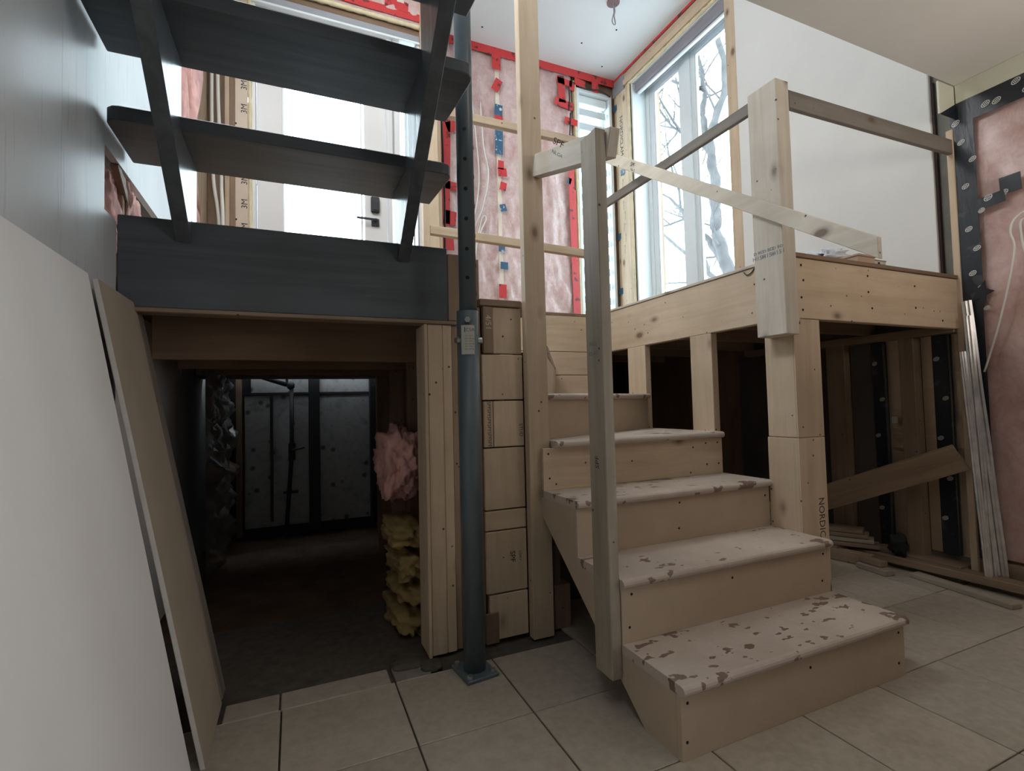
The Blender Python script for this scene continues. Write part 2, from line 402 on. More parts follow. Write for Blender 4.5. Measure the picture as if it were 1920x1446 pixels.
def foam_line(name, p0, p1, r, mat, parent, seed=0, n=60):
    p0 = Vector(p0); p1 = Vector(p1); pts = []; rad = []
    for i in range(n+1):
        t = i/n; q = p0.lerp(p1, t); k = noise.noise(Vector((t*28*(p1-p0).length, seed, 0)))
        rad.append(r*(1+.45*k)); pts.append(q+Vector((0, 0, 0)))
    return tube(name, pts, rad, mat, parent, 7)
foam_line('foam_bead', (-.252, 3.55, 1.32), (-.252, 3.55, 3.70), .013, FOAM, wd, 1)
foam_line('foam_bead', (-.26, 3.55, 3.705), (.87, 3.55, 3.705), .016, FOAM, wd, 2)
sheet('insulation_sheet', 1, 3.555, -.47, .97, 3.72, 4.15, PINK, wd, .02, 30, 12, -1, 6, 3)
box('tape_strip', -.3, .96, 3.541, 3.5425, 3.742, 3.800, RED, wd, 0)
rbox('tape_strip', (.70, 3.540, 3.83), (.17, .0015, .075), (0, .06, 0), RED, wd, 0)
rbox('tape_strip', (.42, 3.540, 3.85), (.20, .0015, .07), (0, -.05, 0), RED, wd, 0)
rbox('tape_strip', (.30, 3.539, 3.77), (.30, .0015, .05), (0, .03, 0), RED, wd, 0)
rbox('tape_strip', (.73, 3.539, 3.90), (.05, .0015, .10), (0, .05, 0), plain('cream_tape', (.7, .66, .55), .6), wd, 0)

wb = struct(box('wall_back', .97, 2.545, 4.14, 4.30, 1.2, 4.4, PLY, bev=0))
box('wall_block', 2.95, 3.3, 4.14, 4.30, 1.2, 4.4, PLY, wb, 0)
box('wall_block', 2.545, 2.95, 4.14, 4.30, 3.99, 4.4, PLY, wb, 0)
box('wall_block', 2.545, 2.95, 4.14, 4.30, 1.2, 1.55, PLY, wb, 0)
sheet('insulation_sheet', 1, 4.128, 1.03, 1.715, 1.46, 4.15, PINK, wb, .032, 40, 90, -1, 5, 1)
sheet('insulation_sheet', 1, 4.128, 1.715, 2.50, 1.46, 4.15, PINK, wb, .032, 40, 90, -1, 5, 2)
box('stud_line', 1.695, 1.735, 4.118, 4.13, 1.46, 4.10, plain('poly_over_stud', (.74, .64, .52), .35), wb)
Y = 4.088
box('tape_strip', 1.15, 2.98, Y, Y+.0015, 4.075, 4.15, RED, wb, 0)
def tp(x, z, wx, wz, mat, rot=0, y=Y-.002): return rbox('tape_strip', (x, y, z), (wx, .0015, wz), (0, rot, 0), mat, wb, 0)
tp(1.70, 4.02, .085, .15, RED); tp(1.701, 3.80, .07, .12, RED, .45)
t = tp(1.711, 3.57, .075, .10, BLUE, .06); cyl('tape_print', (1.73, Y-.004, 3.58), (0, 1, 0), .014, .001, WHITEP, t, 12)
tp(1.712, 3.50, .075, .04, RED); tp(1.708, 3.27, .075, .22, BLUE, .03)
tp(1.722, 3.065, .055, .08, RED, .05); tp(1.735, 3.00, .085, .075, RED, -.08); tp(1.74, 2.872, .06, .075, RED, .2)
tp(1.735, 2.674, .06, .065, BLUE, -.25); tp(1.712, 2.302, .06, .06, BLUE, .05); tp(1.732, 2.148, .072, .065, BLUE, .03); tp(1.712, 1.915, .072, .125, RED, .02)
tp(2.405, 4.00, .17, .06, RED, .06); tp(2.372, 3.92, .075, .26, RED, -.05); tp(2.395, 3.78, .20, .075, RED, .12)
tp(2.47, 3.62, .14, .065, RED, .08); tp(2.49, 3.98, .06, .09, RED, .1); tp(2.58, 4.03, .12, .07, RED, .15); tp(2.755, 4.03, .075, .11, RED, .05)
tp(2.475, 3.42, .075, .13, BLUE, .1); tp(2.468, 2.30, .075, 1.30, RED, -.012, Y-.001); tp(2.455, 3.00, .06, .3, RED, .02); tp(2.43, 3.03, .04, .06, BLUE, .3)
for k in range(3): tube('zip_wire', [(2.45+.012*math.sin(k), Y-.006, 3.95-.25*k), (2.455, Y-.008, 3.85-.25*k), (2.445, Y-.006, 3.72-.25*k)], .006, INK, wb, 6)
tube('zip_wire', smoothpts([(2.58, Y-.006, 3.985), (2.68, Y-.008, 3.98), (2.80, Y-.006, 4.00), (2.93, Y-.006, 3.965)]), .007, INK, wb, 6)
tp(1.21, 3.20, .085, .85, RED, .02); tp(1.30, 3.34, .17, .09, RED, -.35); tp(1.20, 2.62, .075, .35, RED, .02); tp(1.28, 2.80, .22, .07, RED, .1)
tp(1.235, 2.52, .11, .12, RED, .1); tp(1.215, 2.30, .10, .13, RED, -.05); tp(1.20, 2.05, .09, .16, RED, .02)
tube('zip_wire', smoothpts([(1.17, Y-.006, 3.5), (1.18, Y-.008, 3.2), (1.19, Y-.006, 2.7), (1.185, Y-.006, 2.2)]), .008, INK, wb, 6)
box('wall_stud', 2.512, 2.545, 4.10, 4.14, 1.46, 4.05, PINE, wb)
foam_line('foam_bead', (2.522, 4.095, 1.46), (2.522, 4.095, 4.0), .010, FOAM, wb, 3, 80)

# right wall
wr = struct(box('wall_right', 3.03, 3.34, -3.1, 1.36, -.14, 4.4, PLY, bev=0))
box('wall_block', 3.03, 3.34, 1.36, 2.68, -.14, 4.4, plain('dark_board', (.20, .19, .165), .8, .2), wr, 0)
box('wall_block', 3.02, 3.34, 2.68, 3.84, -.14, 1.55, PLY, wr, 0)
box('wall_block', 3.02, 3.34, 2.68, 3.84, 3.985, 4.4, PLY, wr, 0)
box('wall_block', 3.02, 3.34, 3.84, 4.30, -.14, 4.4, PLY, wr, 0)
box('drywall_panel', 2.988, 3.012, 1.432, 2.605, 1.462, 4.14, DRYW, wr, .004)
box('panel_edge', 3.008, 3.03, 1.422, 1.434, 1.46, 2.50, plain('dark_brown_edge', (.05, .03, .03), .8), wr)
sheet('insulation_sheet', 0, 3.01, -2.9, 1.30, .13, 2.26, PINKR, wr, .028, 90, 50, -1, 5, 7)
box('upper_strip', 2.975, 3.03, -3.0, 1.318, 2.318, 2.41, CREAM, wr)
box('upper_strip', 2.845, 3.0, 1.3225, 1.331, 2.247, 2.409, CREAM, wr)
prism('tape_strip', [(2.843, 2.243), (3.0, 2.243), (3.0, 2.33)], 1, 1.3205, 1.3222, BLACK, wr)
box('sole_plate', 2.975, 3.03, -2.9, 1.33, .0, .055, PINED, wr)
box('sole_plate', 2.985, 3.03, -2.9, 1.33, .055, .115, PINED, wr)
box('wall_stud', 2.968, 3.03, 1.335, 1.362, .05, 2.20, PINE, wr)
tA = box('tape_strip', 2.979, 2.981, -2.9, 1.345, 2.212, 2.318, BLACK, wr, 0)
tB = box('tape_strip', 2.978, 2.980, 1.255, 1.335, 1.30, 2.215, BLACK, wr, 0)
tC = box('tape_strip', 2.978, 2.980, 1.26, 1.33, .12, 1.30, BLACK, wr, 0)
tD = rbox('tape_strip', (2.972, 1.205, 1.795), (.0015, .10, .055), (-.12, 0, 0), BLACK, wr, 0)
tE = rbox('tape_strip', (2.974, 1.135, 1.845), (.0015, .075, .080), (-.03, 0, 0), BLACK, wr, 0)
bm = bmesh.new()
pts = [(1.262+.050*math.cos(a)*(1 if i % 2 else .45), 1.375+.06*math.sin(a)*(1 if i % 2 else .45)) for i, a in enumerate([k*math.pi/5 for k in range(10)])]
tF = prism('tape_strip', pts, 0, 2.975, 2.977, BLACK, wr)
def logo(y, z, parent, r=.018, x=2.9755, tilt=-.5):
    bm = bmesh.new(); n = 18; a = []; b = []
    for k in range(n):
        t_ = 2*math.pi*k/n; c_, s_ = math.cos(t_), math.sin(t_)
        for lst, q in ((a, 1), (b, .76)):
            yy = r*q*c_; zz = r*.72*q*s_
            lst.append(bm.verts.new((x, y+yy*math.cos(tilt)-zz*math.sin(tilt), z+yy*math.sin(tilt)+zz*math.cos(tilt))))
    for k in range(n): bm.faces.new((a[k], a[(k+1) % n], b[(k+1) % n], b[k]))
    for q in (-.45, -.15, .15, .45):
        yy = r*q; hw = r*.09; hh = r*.42
        vs = []
        for dy, dz in ((-hw, -hh), (hw, -hh), (hw, hh), (-hw, hh)):
            y_ = yy+dy; vs.append(bm.verts.new((x, y+y_*math.cos(tilt)-dz*math.sin(tilt), z+y_*math.sin(tilt)+dz*math.cos(tilt))))
        bm.faces.new(vs)
    return solid('tape_print', bm, WHITEP, parent)
for y, z in ((1.322, 2.222), (1.205, 2.255), (1.165, 2.248), (1.095, 2.297), (1.06, 2.243), (.98, 2.28), (.9, 2.25)): logo(y, z, tA)
for y, z in ((1.305, 2.12), (1.265, 2.02), (1.298, 1.90), (1.295, 1.69), (1.268, 1.59), (1.29, 1.475), (1.262, 1.40)): logo(y, z, tB, .016)
logo(1.212, 1.812, tD, .018, 2.970); logo(1.245, 1.765, tD, .014, 2.970); logo(1.158, 1.815, tE, .016, 2.972)
for y, z in ((1.245, 1.30), (1.30, .95), (1.29, .3), (1.31, .17)): logo(y, z, tC, .013)
# foyer part of the right wall around the window
X = 3.0
box('wall_board', X, 3.02, 3.86, 4.12, 1.46, 4.06, PINE, wr)
bn = box('wall_board', X-.012, X+.01, 3.91, 4.075, 1.46, 3.98, PINE, wr)
box('wall_stud', X-.02, X+.01, 3.86, 3.905, 1.46, 3.99, PINE, wr)
box('wall_stud', X-.006, 3.03, 2.607, 2.70, 1.46, 4.14, PINE, wr)
box('window_header', X-.01, 3.03, 2.60, 4.12, 4.055, 4.125, PINE, wr)
box('window_header', X-.03, 3.03, 2.60, 3.93, 4.000, 4.055, PINE, wr)
foam_line('foam_bead', (X-.005, 2.70, 3.985), (X-.005, 3.87, 3.985), .016, FOAM, wr, 4, 60)
foam_line('foam_bead', (X-.012, 3.862, 1.47), (X-.012, 3.862, 3.98), .013, FOAM, wr, 5, 90)
box('tape_strip', X-.016, X-.014, 2.6, 4.118, 4.126, 4.15, RED, wr, 0)
box('tape_strip', X-.016, X-.013, 3.93, 4.118, 3.975, 4.125, PVC, wr, 0)
for y, z in ((4.085, 3.86), (4.085, 2.55), (4.085, 2.0), (3.995, 3.17)): box('tape_strip', X-.0165, X-.0145, y-.03, y+.03, z-.03, z+.03, BLUE, wr, 0)
text('wood_print', 'NORDIC', (X-.013, 4.00, 3.60), (0, 0, -1), (0, -1, 0), .050, INK, bn)
text('wood_print', 'LAM', (X-.013, 4.00, 3.40), (0, 0, -1), (0, -1, 0), .050, INK, bn)
for k in range(9): text('wood_print', 'SPF No.2', (X-.013, 4.0-.02*(k % 2), 3.28-.11*k), (0, 0, -1), (0, -1, 0), .016, INKB, bn)

wf = struct(box('wall_front', -.62, 3.3, -3.1, -3.0, -.14, 4.4, DRYW, bev=0))
# ceilings
cf = struct(box('ceiling', -.62, 3.34, -3.1, 4.4, 4.15, 4.40, CEIL, bev=0))
for x, y in ((1.75, 3.6), (2.1, 3.3), (2.4, 3.75), (2.6, 3.5), (1.9, 3.95), (1.5, 3.9), (2.75, 3.95)): cyl('screw_head', (x, y, 4.149), (0, 0, 1), .008, .003, HOLE, cf, 8)
cm = struct(box('ceiling', .72, 3.03, -3.1, 1.322, 2.41, 2.60, CEIL2, bev=.004))
struct(box('wall_bulkhead', .72, 3.03, 1.20, 1.318, 2.60, 4.15, CEIL, bev=0))
struct(box('wall_stairwell', .72, .80, -3.0, 1.20, 2.60, 4.15, DRYW, bev=0))
struct(box('ceiling', -.62, .72, -3.1, -.35, 2.41, 2.60, CEIL2, bev=0))
# upper floors: foyer and platform decks with joists below
deck = struct(box('floor', -.60, .925, 1.8385, 3.57, 1.285, 1.315, PLY, bev=0))
struct(box('floor', -.66, 1.02, 3.57, 3.875, 1.12, 1.249, CONC, bev=0)); struct(box('floor', -.66, 1.02, 4.015, 4.30, 1.256, 1.38, CONC, bev=0))  # unseen slabs added against stray skylight; gap left to light the crawl end wall
for y in (2.20, 2.65, 3.10): box('floor_joist', -.48, .90, y, y+.04, 1.10, 1.284, PLY, deck)
plat = struct(box('floor', 1.84, 3.02, 1.392, 4.12, 1.445, 1.463, PLY, bev=.001))
box('floor_sheet', .93, 1.84, 2.70, 4.12, 1.445, 1.463, PLY, plat, .001)
box('deck_edge', 1.80, 3.0, 1.345, 1.392, 1.4605, 1.478, PLY, plat, .002)
box('deck_edge', 1.795, 1.84, 1.39, 2.70, 1.4605, 1.474, PINEW, plat, .002)
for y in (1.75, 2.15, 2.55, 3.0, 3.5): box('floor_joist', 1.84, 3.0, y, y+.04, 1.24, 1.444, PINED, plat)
# crawl space end wall
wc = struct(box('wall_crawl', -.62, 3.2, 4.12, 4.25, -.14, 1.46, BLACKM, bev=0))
box('insulation_board', -.33, .58, 4.06, 4.11, .06, 1.015, BOARD, wc, .004)
box('insulation_board', -.29, .58, 4.06, 4.11, 1.03, 1.25, BOARD, wc, .004)
box('insulation_board', .62, .85, 4.06, 4.11, .06, 1.25, BOARD, wc, .004)
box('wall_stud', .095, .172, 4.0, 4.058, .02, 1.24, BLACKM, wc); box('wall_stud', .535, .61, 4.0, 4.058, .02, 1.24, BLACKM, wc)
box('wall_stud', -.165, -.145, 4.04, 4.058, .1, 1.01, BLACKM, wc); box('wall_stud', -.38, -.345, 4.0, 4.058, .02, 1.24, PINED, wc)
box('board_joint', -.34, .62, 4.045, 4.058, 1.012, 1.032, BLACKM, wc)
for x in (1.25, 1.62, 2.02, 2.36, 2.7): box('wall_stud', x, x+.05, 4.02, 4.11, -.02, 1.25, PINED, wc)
# partition right of the crawl opening
wp = struct(box('wall_partition', .58, .62, 1.86, 4.1, -.03, 1.28, PLY, bev=0))
for y in (2.4, 2.9, 3.4): box('wall_stud', .50, .58, y, y+.04, -.03, 1.28, PINED, wp)

# side wall of the platform crawl space
for y0, y1, m_ in ((1.345, 1.41, BUBF), (1.415, 1.485, BLACK), (1.488, 1.545, BUBF), (1.62, 1.712, BUBF), (1.715, 1.775, BLACK), (1.78, 1.90, PVC), (2.02, 2.3, PVC), (2.35, 2.7, PVC)):
    if m_ is BUBF: sheet('foil_panel', 0, 3.02, y0, y1, .10, 1.20, BUBF, wr, .004, 8, 60, -1, 9, y0, aniso=2.0)
    elif m_ is BLACK:
        q = box('tape_strip', 2.992, 3.02, y0, y1, .10, 1.22, BLACK, wr, .002)
        for k in range(5): logo((y0+y1)/2+.015*(-1)**k, .28+.2*k, q, .014, 2.9905)
    else: box('insulation_board', 3.0, 3.025, y0, y1, .05, 1.22, plain('dull_grey_board', (.10, .085, .075), .7), wr)
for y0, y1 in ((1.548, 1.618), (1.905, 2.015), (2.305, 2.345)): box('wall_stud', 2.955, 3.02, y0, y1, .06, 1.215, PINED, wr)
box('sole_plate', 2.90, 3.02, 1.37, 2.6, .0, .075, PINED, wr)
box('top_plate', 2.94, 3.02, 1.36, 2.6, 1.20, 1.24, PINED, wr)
t = box('paper_label', 2.988, 2.990, 1.655, 1.685, .75, .785, STICK, wr, 0)

# ------------------------------------------------------------ windows and door
def window(name, parts):
    e = struct(empty(name, parts['loc'])); return e
w1 = struct(empty('window_1', (3.18, 3.26, 1.55)))
box('jamb', 3.0, 3.23, 3.825, 3.845, 1.55, 3.985, WHITE, w1); box('jamb', 3.0, 3.23, 2.68, 2.70, 1.55, 3.985, WHITE, w1)
box('jamb', 3.0, 3.23, 2.70, 3.825, 3.965, 3.985, WHITE, w1); box('sill', 3.0, 3.23, 2.70, 3.825, 1.55, 1.575, WHITE, w1)
def frame_rect(pre, x0, x1, y0, y1, z0, z1, t, mat, par):
    box(pre, x0, x1, y0, y0+t, z0, z1, mat, par); box(pre, x0, x1, y1-t, y1, z0, z1, mat, par)
    box(pre, x0, x1, y0+t, y1-t, z0, z0+t, mat, par); box(pre, x0, x1, y0+t, y1-t, z1-t, z1, mat, par)
frame_rect('frame', 3.155, 3.215, 2.70, 3.825, 1.575, 3.965, .045, WHITE, w1)
box('mullion', 3.150, 3.22, 3.235, 3.315, 1.62, 3.92, WHITE, w1)
frame_rect('sash', 3.165, 3.205, 3.315, 3.78, 1.62, 3.92, .06, WHITE, w1)
frame_rect('sash', 3.165, 3.205, 2.745, 3.235, 1.62, 3.92, .045, WHITE, w1)
frame_rect('glazing_bead', 3.170, 3.20, 3.375, 3.72, 1.68, 3.86, .014, WHITE, w1)
frame_rect('glazing_bead', 3.170, 3.20, 2.79, 3.19, 1.665, 3.875, .014, WHITE, w1)
box('pane', 3.188, 3.192, 3.376, 3.719, 1.68, 3.86, GLASS, w1, 0); box('pane', 3.188, 3.192, 2.79, 3.19, 1.665, 3.875, GLASS, w1, 0)
sb = empty('roller_shade', (3.05, 3.26, 3.9), 'grey rolled-up shade box across the top of the big window', 'shade')
box('shade_box', 3.015, 3.10, 2.71, 3.815, 3.875, 3.965, SHADE, sb, .012); box('bottom_rail', 3.04, 3.07, 2.72, 3.80, 3.855, 3.875, WHITE, sb)
w2 = struct(empty('window_2', (2.76, 4.2, 1.55)))
box('jamb', 2.545, 2.575, 4.10, 4.26, 1.55, 3.99, WHITE, w2); box('jamb', 2.925, 2.955, 4.10, 4.26, 1.55, 3.99, WHITE, w2)
box('jamb', 2.575, 2.925, 4.10, 4.26, 3.955, 3.99, WHITE, w2); box('sill', 2.575, 2.925, 4.10, 4.26, 1.55, 1.59, WHITE, w2)
def frame_rect_x(pre, y0, y1, x0, x1, z0, z1, t, mat, par):
    box(pre, x0, x0+t, y0, y1, z0, z1, mat, par); box(pre, x1-t, x1, y0, y1, z0, z1, mat, par)
    box(pre, x0+t, x1-t, y0, y1, z0, z0+t, mat, par); box(pre, x0+t, x1-t, y0, y1, z1-t, z1, mat, par)
frame_rect_x('frame', 4.20, 4.24, 2.575, 2.925, 1.59, 3.955, .04, WHITE, w2)
box('pane', 2.615, 2.885, 4.218, 4.222, 1.63, 3.915, GLASS, w2, 0)
zb = empty('zebra_blind', (2.75, 4.15, 3.9), 'white zebra blind with alternating bands hanging in narrow window by corner', 'blind')
box('head_rail', 2.58, 2.92, 4.135, 4.19, 3.87, 3.95, WHITE, zb, .008)
z = 3.83
while z > 1.65:
    box('blind_band', 2.585, 2.915, 4.158, 4.162, z-.07, z, SLAT, zb, 0); z -= .145
box('bottom_rail', 2.585, 2.915, 4.15, 4.17, 1.60, 1.63, WHITE, zb)
d1 = struct(empty('door_1', (.3, 3.6, 1.325)))
frame_rect_x('frame', 3.555, 3.69, -.248, .868, 1.325, 3.63, .028, DOORW, d1)
box('frame_trim', -.24, .865, 3.545, 3.565, 3.585, 3.635, PVC, d1); box('frame_trim', -.24, .865, 3.535, 3.575, 3.568, 3.584, WHITE, d1)
box('mullion', .625, .715, 3.565, 3.67, 1.35, 3.60, DOORW, d1); box('mullion_bead', .660, .668, 3.555, 3.567, 1.35, 3.60, PVC, d1)
frame_rect_x('door_slab', 3.60, 3.645, -.215, .62, 1.35, 3.595, .155, DOORW, d1)
frame_rect_x('glazing_bead', 3.592, 3.60, -.065, .45, 1.51, 3.44, .012, WHITE, d1)
box('pane', -.06, .465, 3.62, 3.626, 1.505, 3.44, GLASS, d1, 0)
box('pane', .715, .835, 3.62, 3.626, 1.36, 3.6, GLASS, d1, 0)
box('jamb_bead', .832, .842, 3.55, 3.60, 1.35, 3.6, PVC, d1)
box('door_gap', -.222, -.216, 3.596, 3.60, 1.35, 3.595, PVC, d1)
cyl('hinge', (-.219, 3.594, 2.42), (0, 0, 1), .007, .09, GALV, d1, 8)
lk = box('deadbolt', .505, .565, 3.572, 3.60, 2.285, 2.40, BLACKM, d1, .008); box('keypad', .515, .555, 3.566, 3.572, 2.30, 2.36, INK, lk, .002)
hr = box('handle_plate', .508, .562, 3.585, 3.60, 2.19, 2.245, BLACKM, d1, .003); cyl('lever', (.475, 3.56, 2.228), (1, 0, 0), .008, .14, BLACKM, hr, 10); cyl('lever_neck', (.535, 3.575, 2.228), (0, 1, 0), .011, .03, BLACKM, hr, 10)

# ============================================================ LIGHT WOOD STAIRCASE
R = .1887
st = empty('wooden_staircase', (1.34, 1.0, 0), 'pale unfinished staircase with five wet spotted treads turning left at the top', 'staircase')
XL, XR = .877, 1.80
NOSE = [.995, 1.232, 1.476, 1.716]
def tread(poly, ztop, nose_edges=()):
    """poly: plan outline; first edge is the nosing, rounded over"""
    bm = bmesh.new(); t = .027
    a, b = Vector(poly[0]), Vector(poly[1]); d = (b-a).normalized(); out = Vector((d.y, -d.x))
    ringT = []; prof = [(-.0135+0, 0)]
    segs = 6; rr = t/2
    rows = []
    for k in range(segs+1):
        th = math.pi/2-math.pi*k/segs
        off = -rr+rr*math.cos(th); zz = ztop-rr+rr*math.sin(th)
        rows.append(([a+out*off, b+out*off], zz))
    V = [[bm.verts.new((p.x, p.y, z)) for p in pr_] for pr_, z in rows]
    for k in range(segs): bm.faces.new((V[k][0], V[k][1], V[k+1][1], V[k+1][0]))
    rest = [Vector(p) for p in poly[2:]]
    T = [bm.verts.new((p.x, p.y, ztop)) for p in rest]; B = [bm.verts.new((p.x, p.y, ztop-t)) for p in rest]
    bm.faces.new([V[0][0], V[0][1]]+T); bm.faces.new([V[-1][1], V[-1][0]]+B[::-1])
    n = len(rest)
    for i in range(n-1): bm.faces.new((T[i], T[i+1], B[i+1], B[i]))
    bm.faces.new([V[k][1] for k in range(segs+1)]+[B[0], T[0]])
    bm.faces.new([V[k][0] for k in range(segs, -1, -1)]+[T[-1], B[-1]])
    bmesh.ops.recalc_face_normals(bm, faces=bm.faces[:])
    return solid('tread', bm, TREAD, st)
for k in range(3):
    tread([(XL, NOSE[k]), (XR, NOSE[k]), (XR, NOSE[k+1]+.022), (XL, NOSE[k+1]+.022)], R*(k+1))
tread([(XL+.05, 1.700), (XR, 1.716), (XR, 2.26), (.95, 1.84), (.927, 1.798)], R*4)
tread([(.928, 1.80), (XR, 2.222), (XR, 2.69), (1.50, 2.69), (.93, 1.83)], R*5)
tread([(.928, 1.757), (1.468, 2.695), (.93, 2.695)][:2]+[(.94, 2.695), (.928, 1.83)], R*6)
for k in range(4):
    y = NOSE[k]+.018
    box('riser', XL+.001, XR-.001, y, y+.016, (R*k if k else .0), R*(k+1)-.027, PINE if k == 3 else MDF, st, .001)
def ang_riser(p0, p1, z0, z1, mat=MDF):
    p0 = Vector((*p0, z0)); p1 = Vector((*p1, z0)); c = (p0+p1)/2; d = p1-p0
    return rbox('riser', (c.x, c.y, (z0+z1)/2), (d.length, .016, z1-z0), (0, 0, math.atan2(d.y, d.x)), mat, st, .001)
ang_riser((.935, 1.83), (XR-.01, 2.25), R*4, R*5-.027)
ang_riser((.925, 1.80), (1.452, 2.69), R*5, R*6-.027)
def skirt(x0, x1):
    pts = []
    for k in range(3):
        y = NOSE[k]+.034; pts += [(y, R*k if k else 0), (y, R*(k+1)-.0275)]
    pts += [(1.756, R*3-.0275), (1.756, .470), (1.16, 0)]
    return prism('stringer', pts, 0, x0, x1, MDF, st)
skirt(XL+.001, XL+.021); skirt(XR-.03, XR-.005)
for k, xs in enumerate(((.90, 1.36, 1.77), (.91, 1.32, 1.76), (1.32, 1.77), (.90, 1.62, 1.70, 1.77))):
    for i, x in enumerate(xs):
        for z in ((.045, .14) if i != 1 else (.125,)): cyl('screw_head', (x+.006*math.sin(z*90+k), NOSE[k]+.0177, R*k+z), (0, 1, 0), .0042, .0012, HOLE, st, 8)

# newel, tall stud, rails and posts
nw = tag(box('stair_newel_post', .840, .876, 1.252, 1.340, .09, 1.735, PINEG), 'slim weathered newel post fixed to the left side of the staircase', 'post')
text('wood_print', 'SPF', (.84, 1.296, .72), (0, 0, 1), (0, 1, 0), .02, INK, nw)
text('wood_print', 'KD-HT', (.84, 1.30, 1.05), *XM, .012, INKB, nw); text('wood_print', 'No.2', (.84, 1.30, 1.08), *XM, .014, INKB, nw)
ts = tag(box('tall_stud_post', .831, .920, 1.757, 1.796, .0, 4.15, PINE), 'tall bare two-by-four post rising from the floor to the white ceiling', 'post')
hr_ = tag(bar('left_handrail', (.897, 1.242, 1.692), (.897, 1.755, 1.850), .086, .037, PINEW), 'short weathered handrail board between slim newel and tall stud post', 'handrail')
text('wood_print', 'SPF', (.878, 1.56, 1.80), (0, -1, -.27), (0, -.27, 1), .022, INK, hr_); text('wood_print', 'NLGA', (.878, 1.56, 1.765), (0, -1, -.27), (0, -.27, 1), .012, INKB, hr_)
def handrail_mesh():
    c = Vector((1.75, 1.80, 1.925)); k = .672; pts = [(.975, 1.336), (.975, 1.407), (2.57, 1.407+k*1.595), (2.57, 1.336+k*1.595)]
    return prism('right_handrail', pts, 0, 1.705, 1.7265, PINEW[1], None, .002)
rh = tag(handrail_mesh(), 'long thin handrail board sloping across in front of the wide stamped railing post', 'handrail')
text('wood_print', 'SPF', (1.7045, 2.192, 2.196), (0, -1, -.68), (0, -.68, 1), .022, INK, rh); text('wood_print', 'No.2', (1.7045, 2.192, 2.168), (0, -1, -.68), (0, -.68, 1), .014, INK, rh)
bp = empty('built_up_corner_post', (1.875, 1.42, 0), 'thick built-up corner post beside the stairs with a dark print near its foot', 'post')
box('ply', 1.80, 1.838, 1.356, 1.492, 0, .742, PINE, bp); box('ply', 1.80, 1.838, 1.356, 1.486, .744, 1.214, PINE, bp)
fp = box('ply', 1.839, 1.876, 1.356, 1.492, 0, .742, PINE, bp); box('ply', 1.839, 1.876, 1.356, 1.492, .744, 1.214, PINE, bp)
box('ply', 1.877, 1.914, 1.356, 1.492, 0, 1.214, PINE, bp); gp = box('ply', 1.915, 1.952, 1.356, 1.492, 0, 1.214, PINE, bp)
box('facing', 1.80, 1.952, 1.351, 1.356, 0, .742, PINE, bp, .001); fc = box('facing', 1.80, 1.952, 1.351, 1.356, .744, 1.213, PINE, bp, .001)
text('wood_print', 'NORDIC', (1.912, 1.351, .425), (0, 0, -1), (1, 0, 0), .034, INK, bp, sx=.85)
text('wood_print', 'N', (1.825, 1.351, 1.20), *YM, .02, INK, bp, sx=1.6)
rp = tag(box('railing_post', 1.727, 1.7995, 1.325, 1.458, 1.147, 2.152, PINEW), 'wide weathered railing post with a blue grade stamp nailed to the platform corner', 'post')
for i in range(3):
    text('wood_print', 'D BD', (1.727, 1.434-.044*i, 1.488), *XM, .012, INKB, rp, sx=1.25); text('wood_print', 'H151', (1.727, 1.434-.044*i, 1.467), *XM, .017, INKB, rp, sx=1.15)
tag(box('railing_block', 1.801, 1.818, 1.345, 1.37, 2.125, 2.165, GREYW), 'small grey block on top beside the wide stamped railing post', 'block')
tag(bar('platform_side_rail', (1.812, 1.45, 2.150), (1.812, 2.66, 2.155), .053, .020, GREYW), 'grey level guard rail crossing the big window behind the sloping handrail', 'rail')
tag(bar('platform_front_rail', (1.801, 1.337, 2.085), (2.966, 1.346, 2.112), .072, .022, GREYW), 'grey level guard rail running from stamped railing post to the right wall', 'rail')
tag(bar('foyer_guard_rail', (.70, 2.71, 1.888), (1.80, 2.71, 1.850), .048, .038, PINE), 'lower pine guard rail in front of the pink wrapped back wall', 'rail')
tag(bar('foyer_guard_rail', (.70, 2.71, 2.58), (1.80, 2.71, 2.578), .046, .038, PINE), 'upper pine guard rail in front of the pink wrapped back wall', 'rail')
tag(box('guard_post', 1.80, 1.838, 2.70, 2.738, 1.478, 2.62, PINE), 'short guard post hidden behind the slim newel at the rail ends', 'post')
tag(box('guard_post', .66, .698, 2.69, 2.728, 1.315, 2.62, PINE), 'guard post behind the grey steel column carrying both foyer rails', 'post')
rj = tag(box('platform_beam', 1.801, 1.838, 1.392, 2.70, 1.216, 1.4595, PINE), 'knotty pine platform beam receding along the stairs below the big window', 'beam')
tube('staple_wire', smoothpts([(1.80, 1.575, 1.452), (1.796, 1.555, 1.435), (1.797, 1.535, 1.44), (1.80, 1.52, 1.455)]), .0025, INK, rj, 5)
ra = tag(box('platform_beam', 1.801, 2.985, 1.352, 1.391, 1.216, 1.4595, PINE), 'brown-toned platform beam facing the room, from thick corner post to right wall', 'beam')
for x, z in ((1.86, 1.43), (1.87, 1.37), (1.855, 1.30), (1.86, 1.25), (2.28, 1.42), (2.28, 1.35), (2.30, 1.28), (2.62, 1.40), (2.62, 1.30), (2.83, 1.25)):
    cyl('nail_head', (x, 1.3515, z), (0, 1, 0), .005, .002, HOLE, ra, 8)
box('hanger_strap', 1.815, 1.835, 1.347, 1.352, 1.20, 1.222, PINE, ra)
tag(box('support_stud', 1.80, 1.838, 1.776, 1.914, .0, 1.2155, PINE), 'nearer support stud under the receding knotty beam, beside the fourth tread', 'stud')
tag(box('support_stud', 1.80, 1.838, 2.262, 2.42, .0, 1.2155, PINE), 'farther support stud under the receding knotty beam, beside the top tread', 'stud')

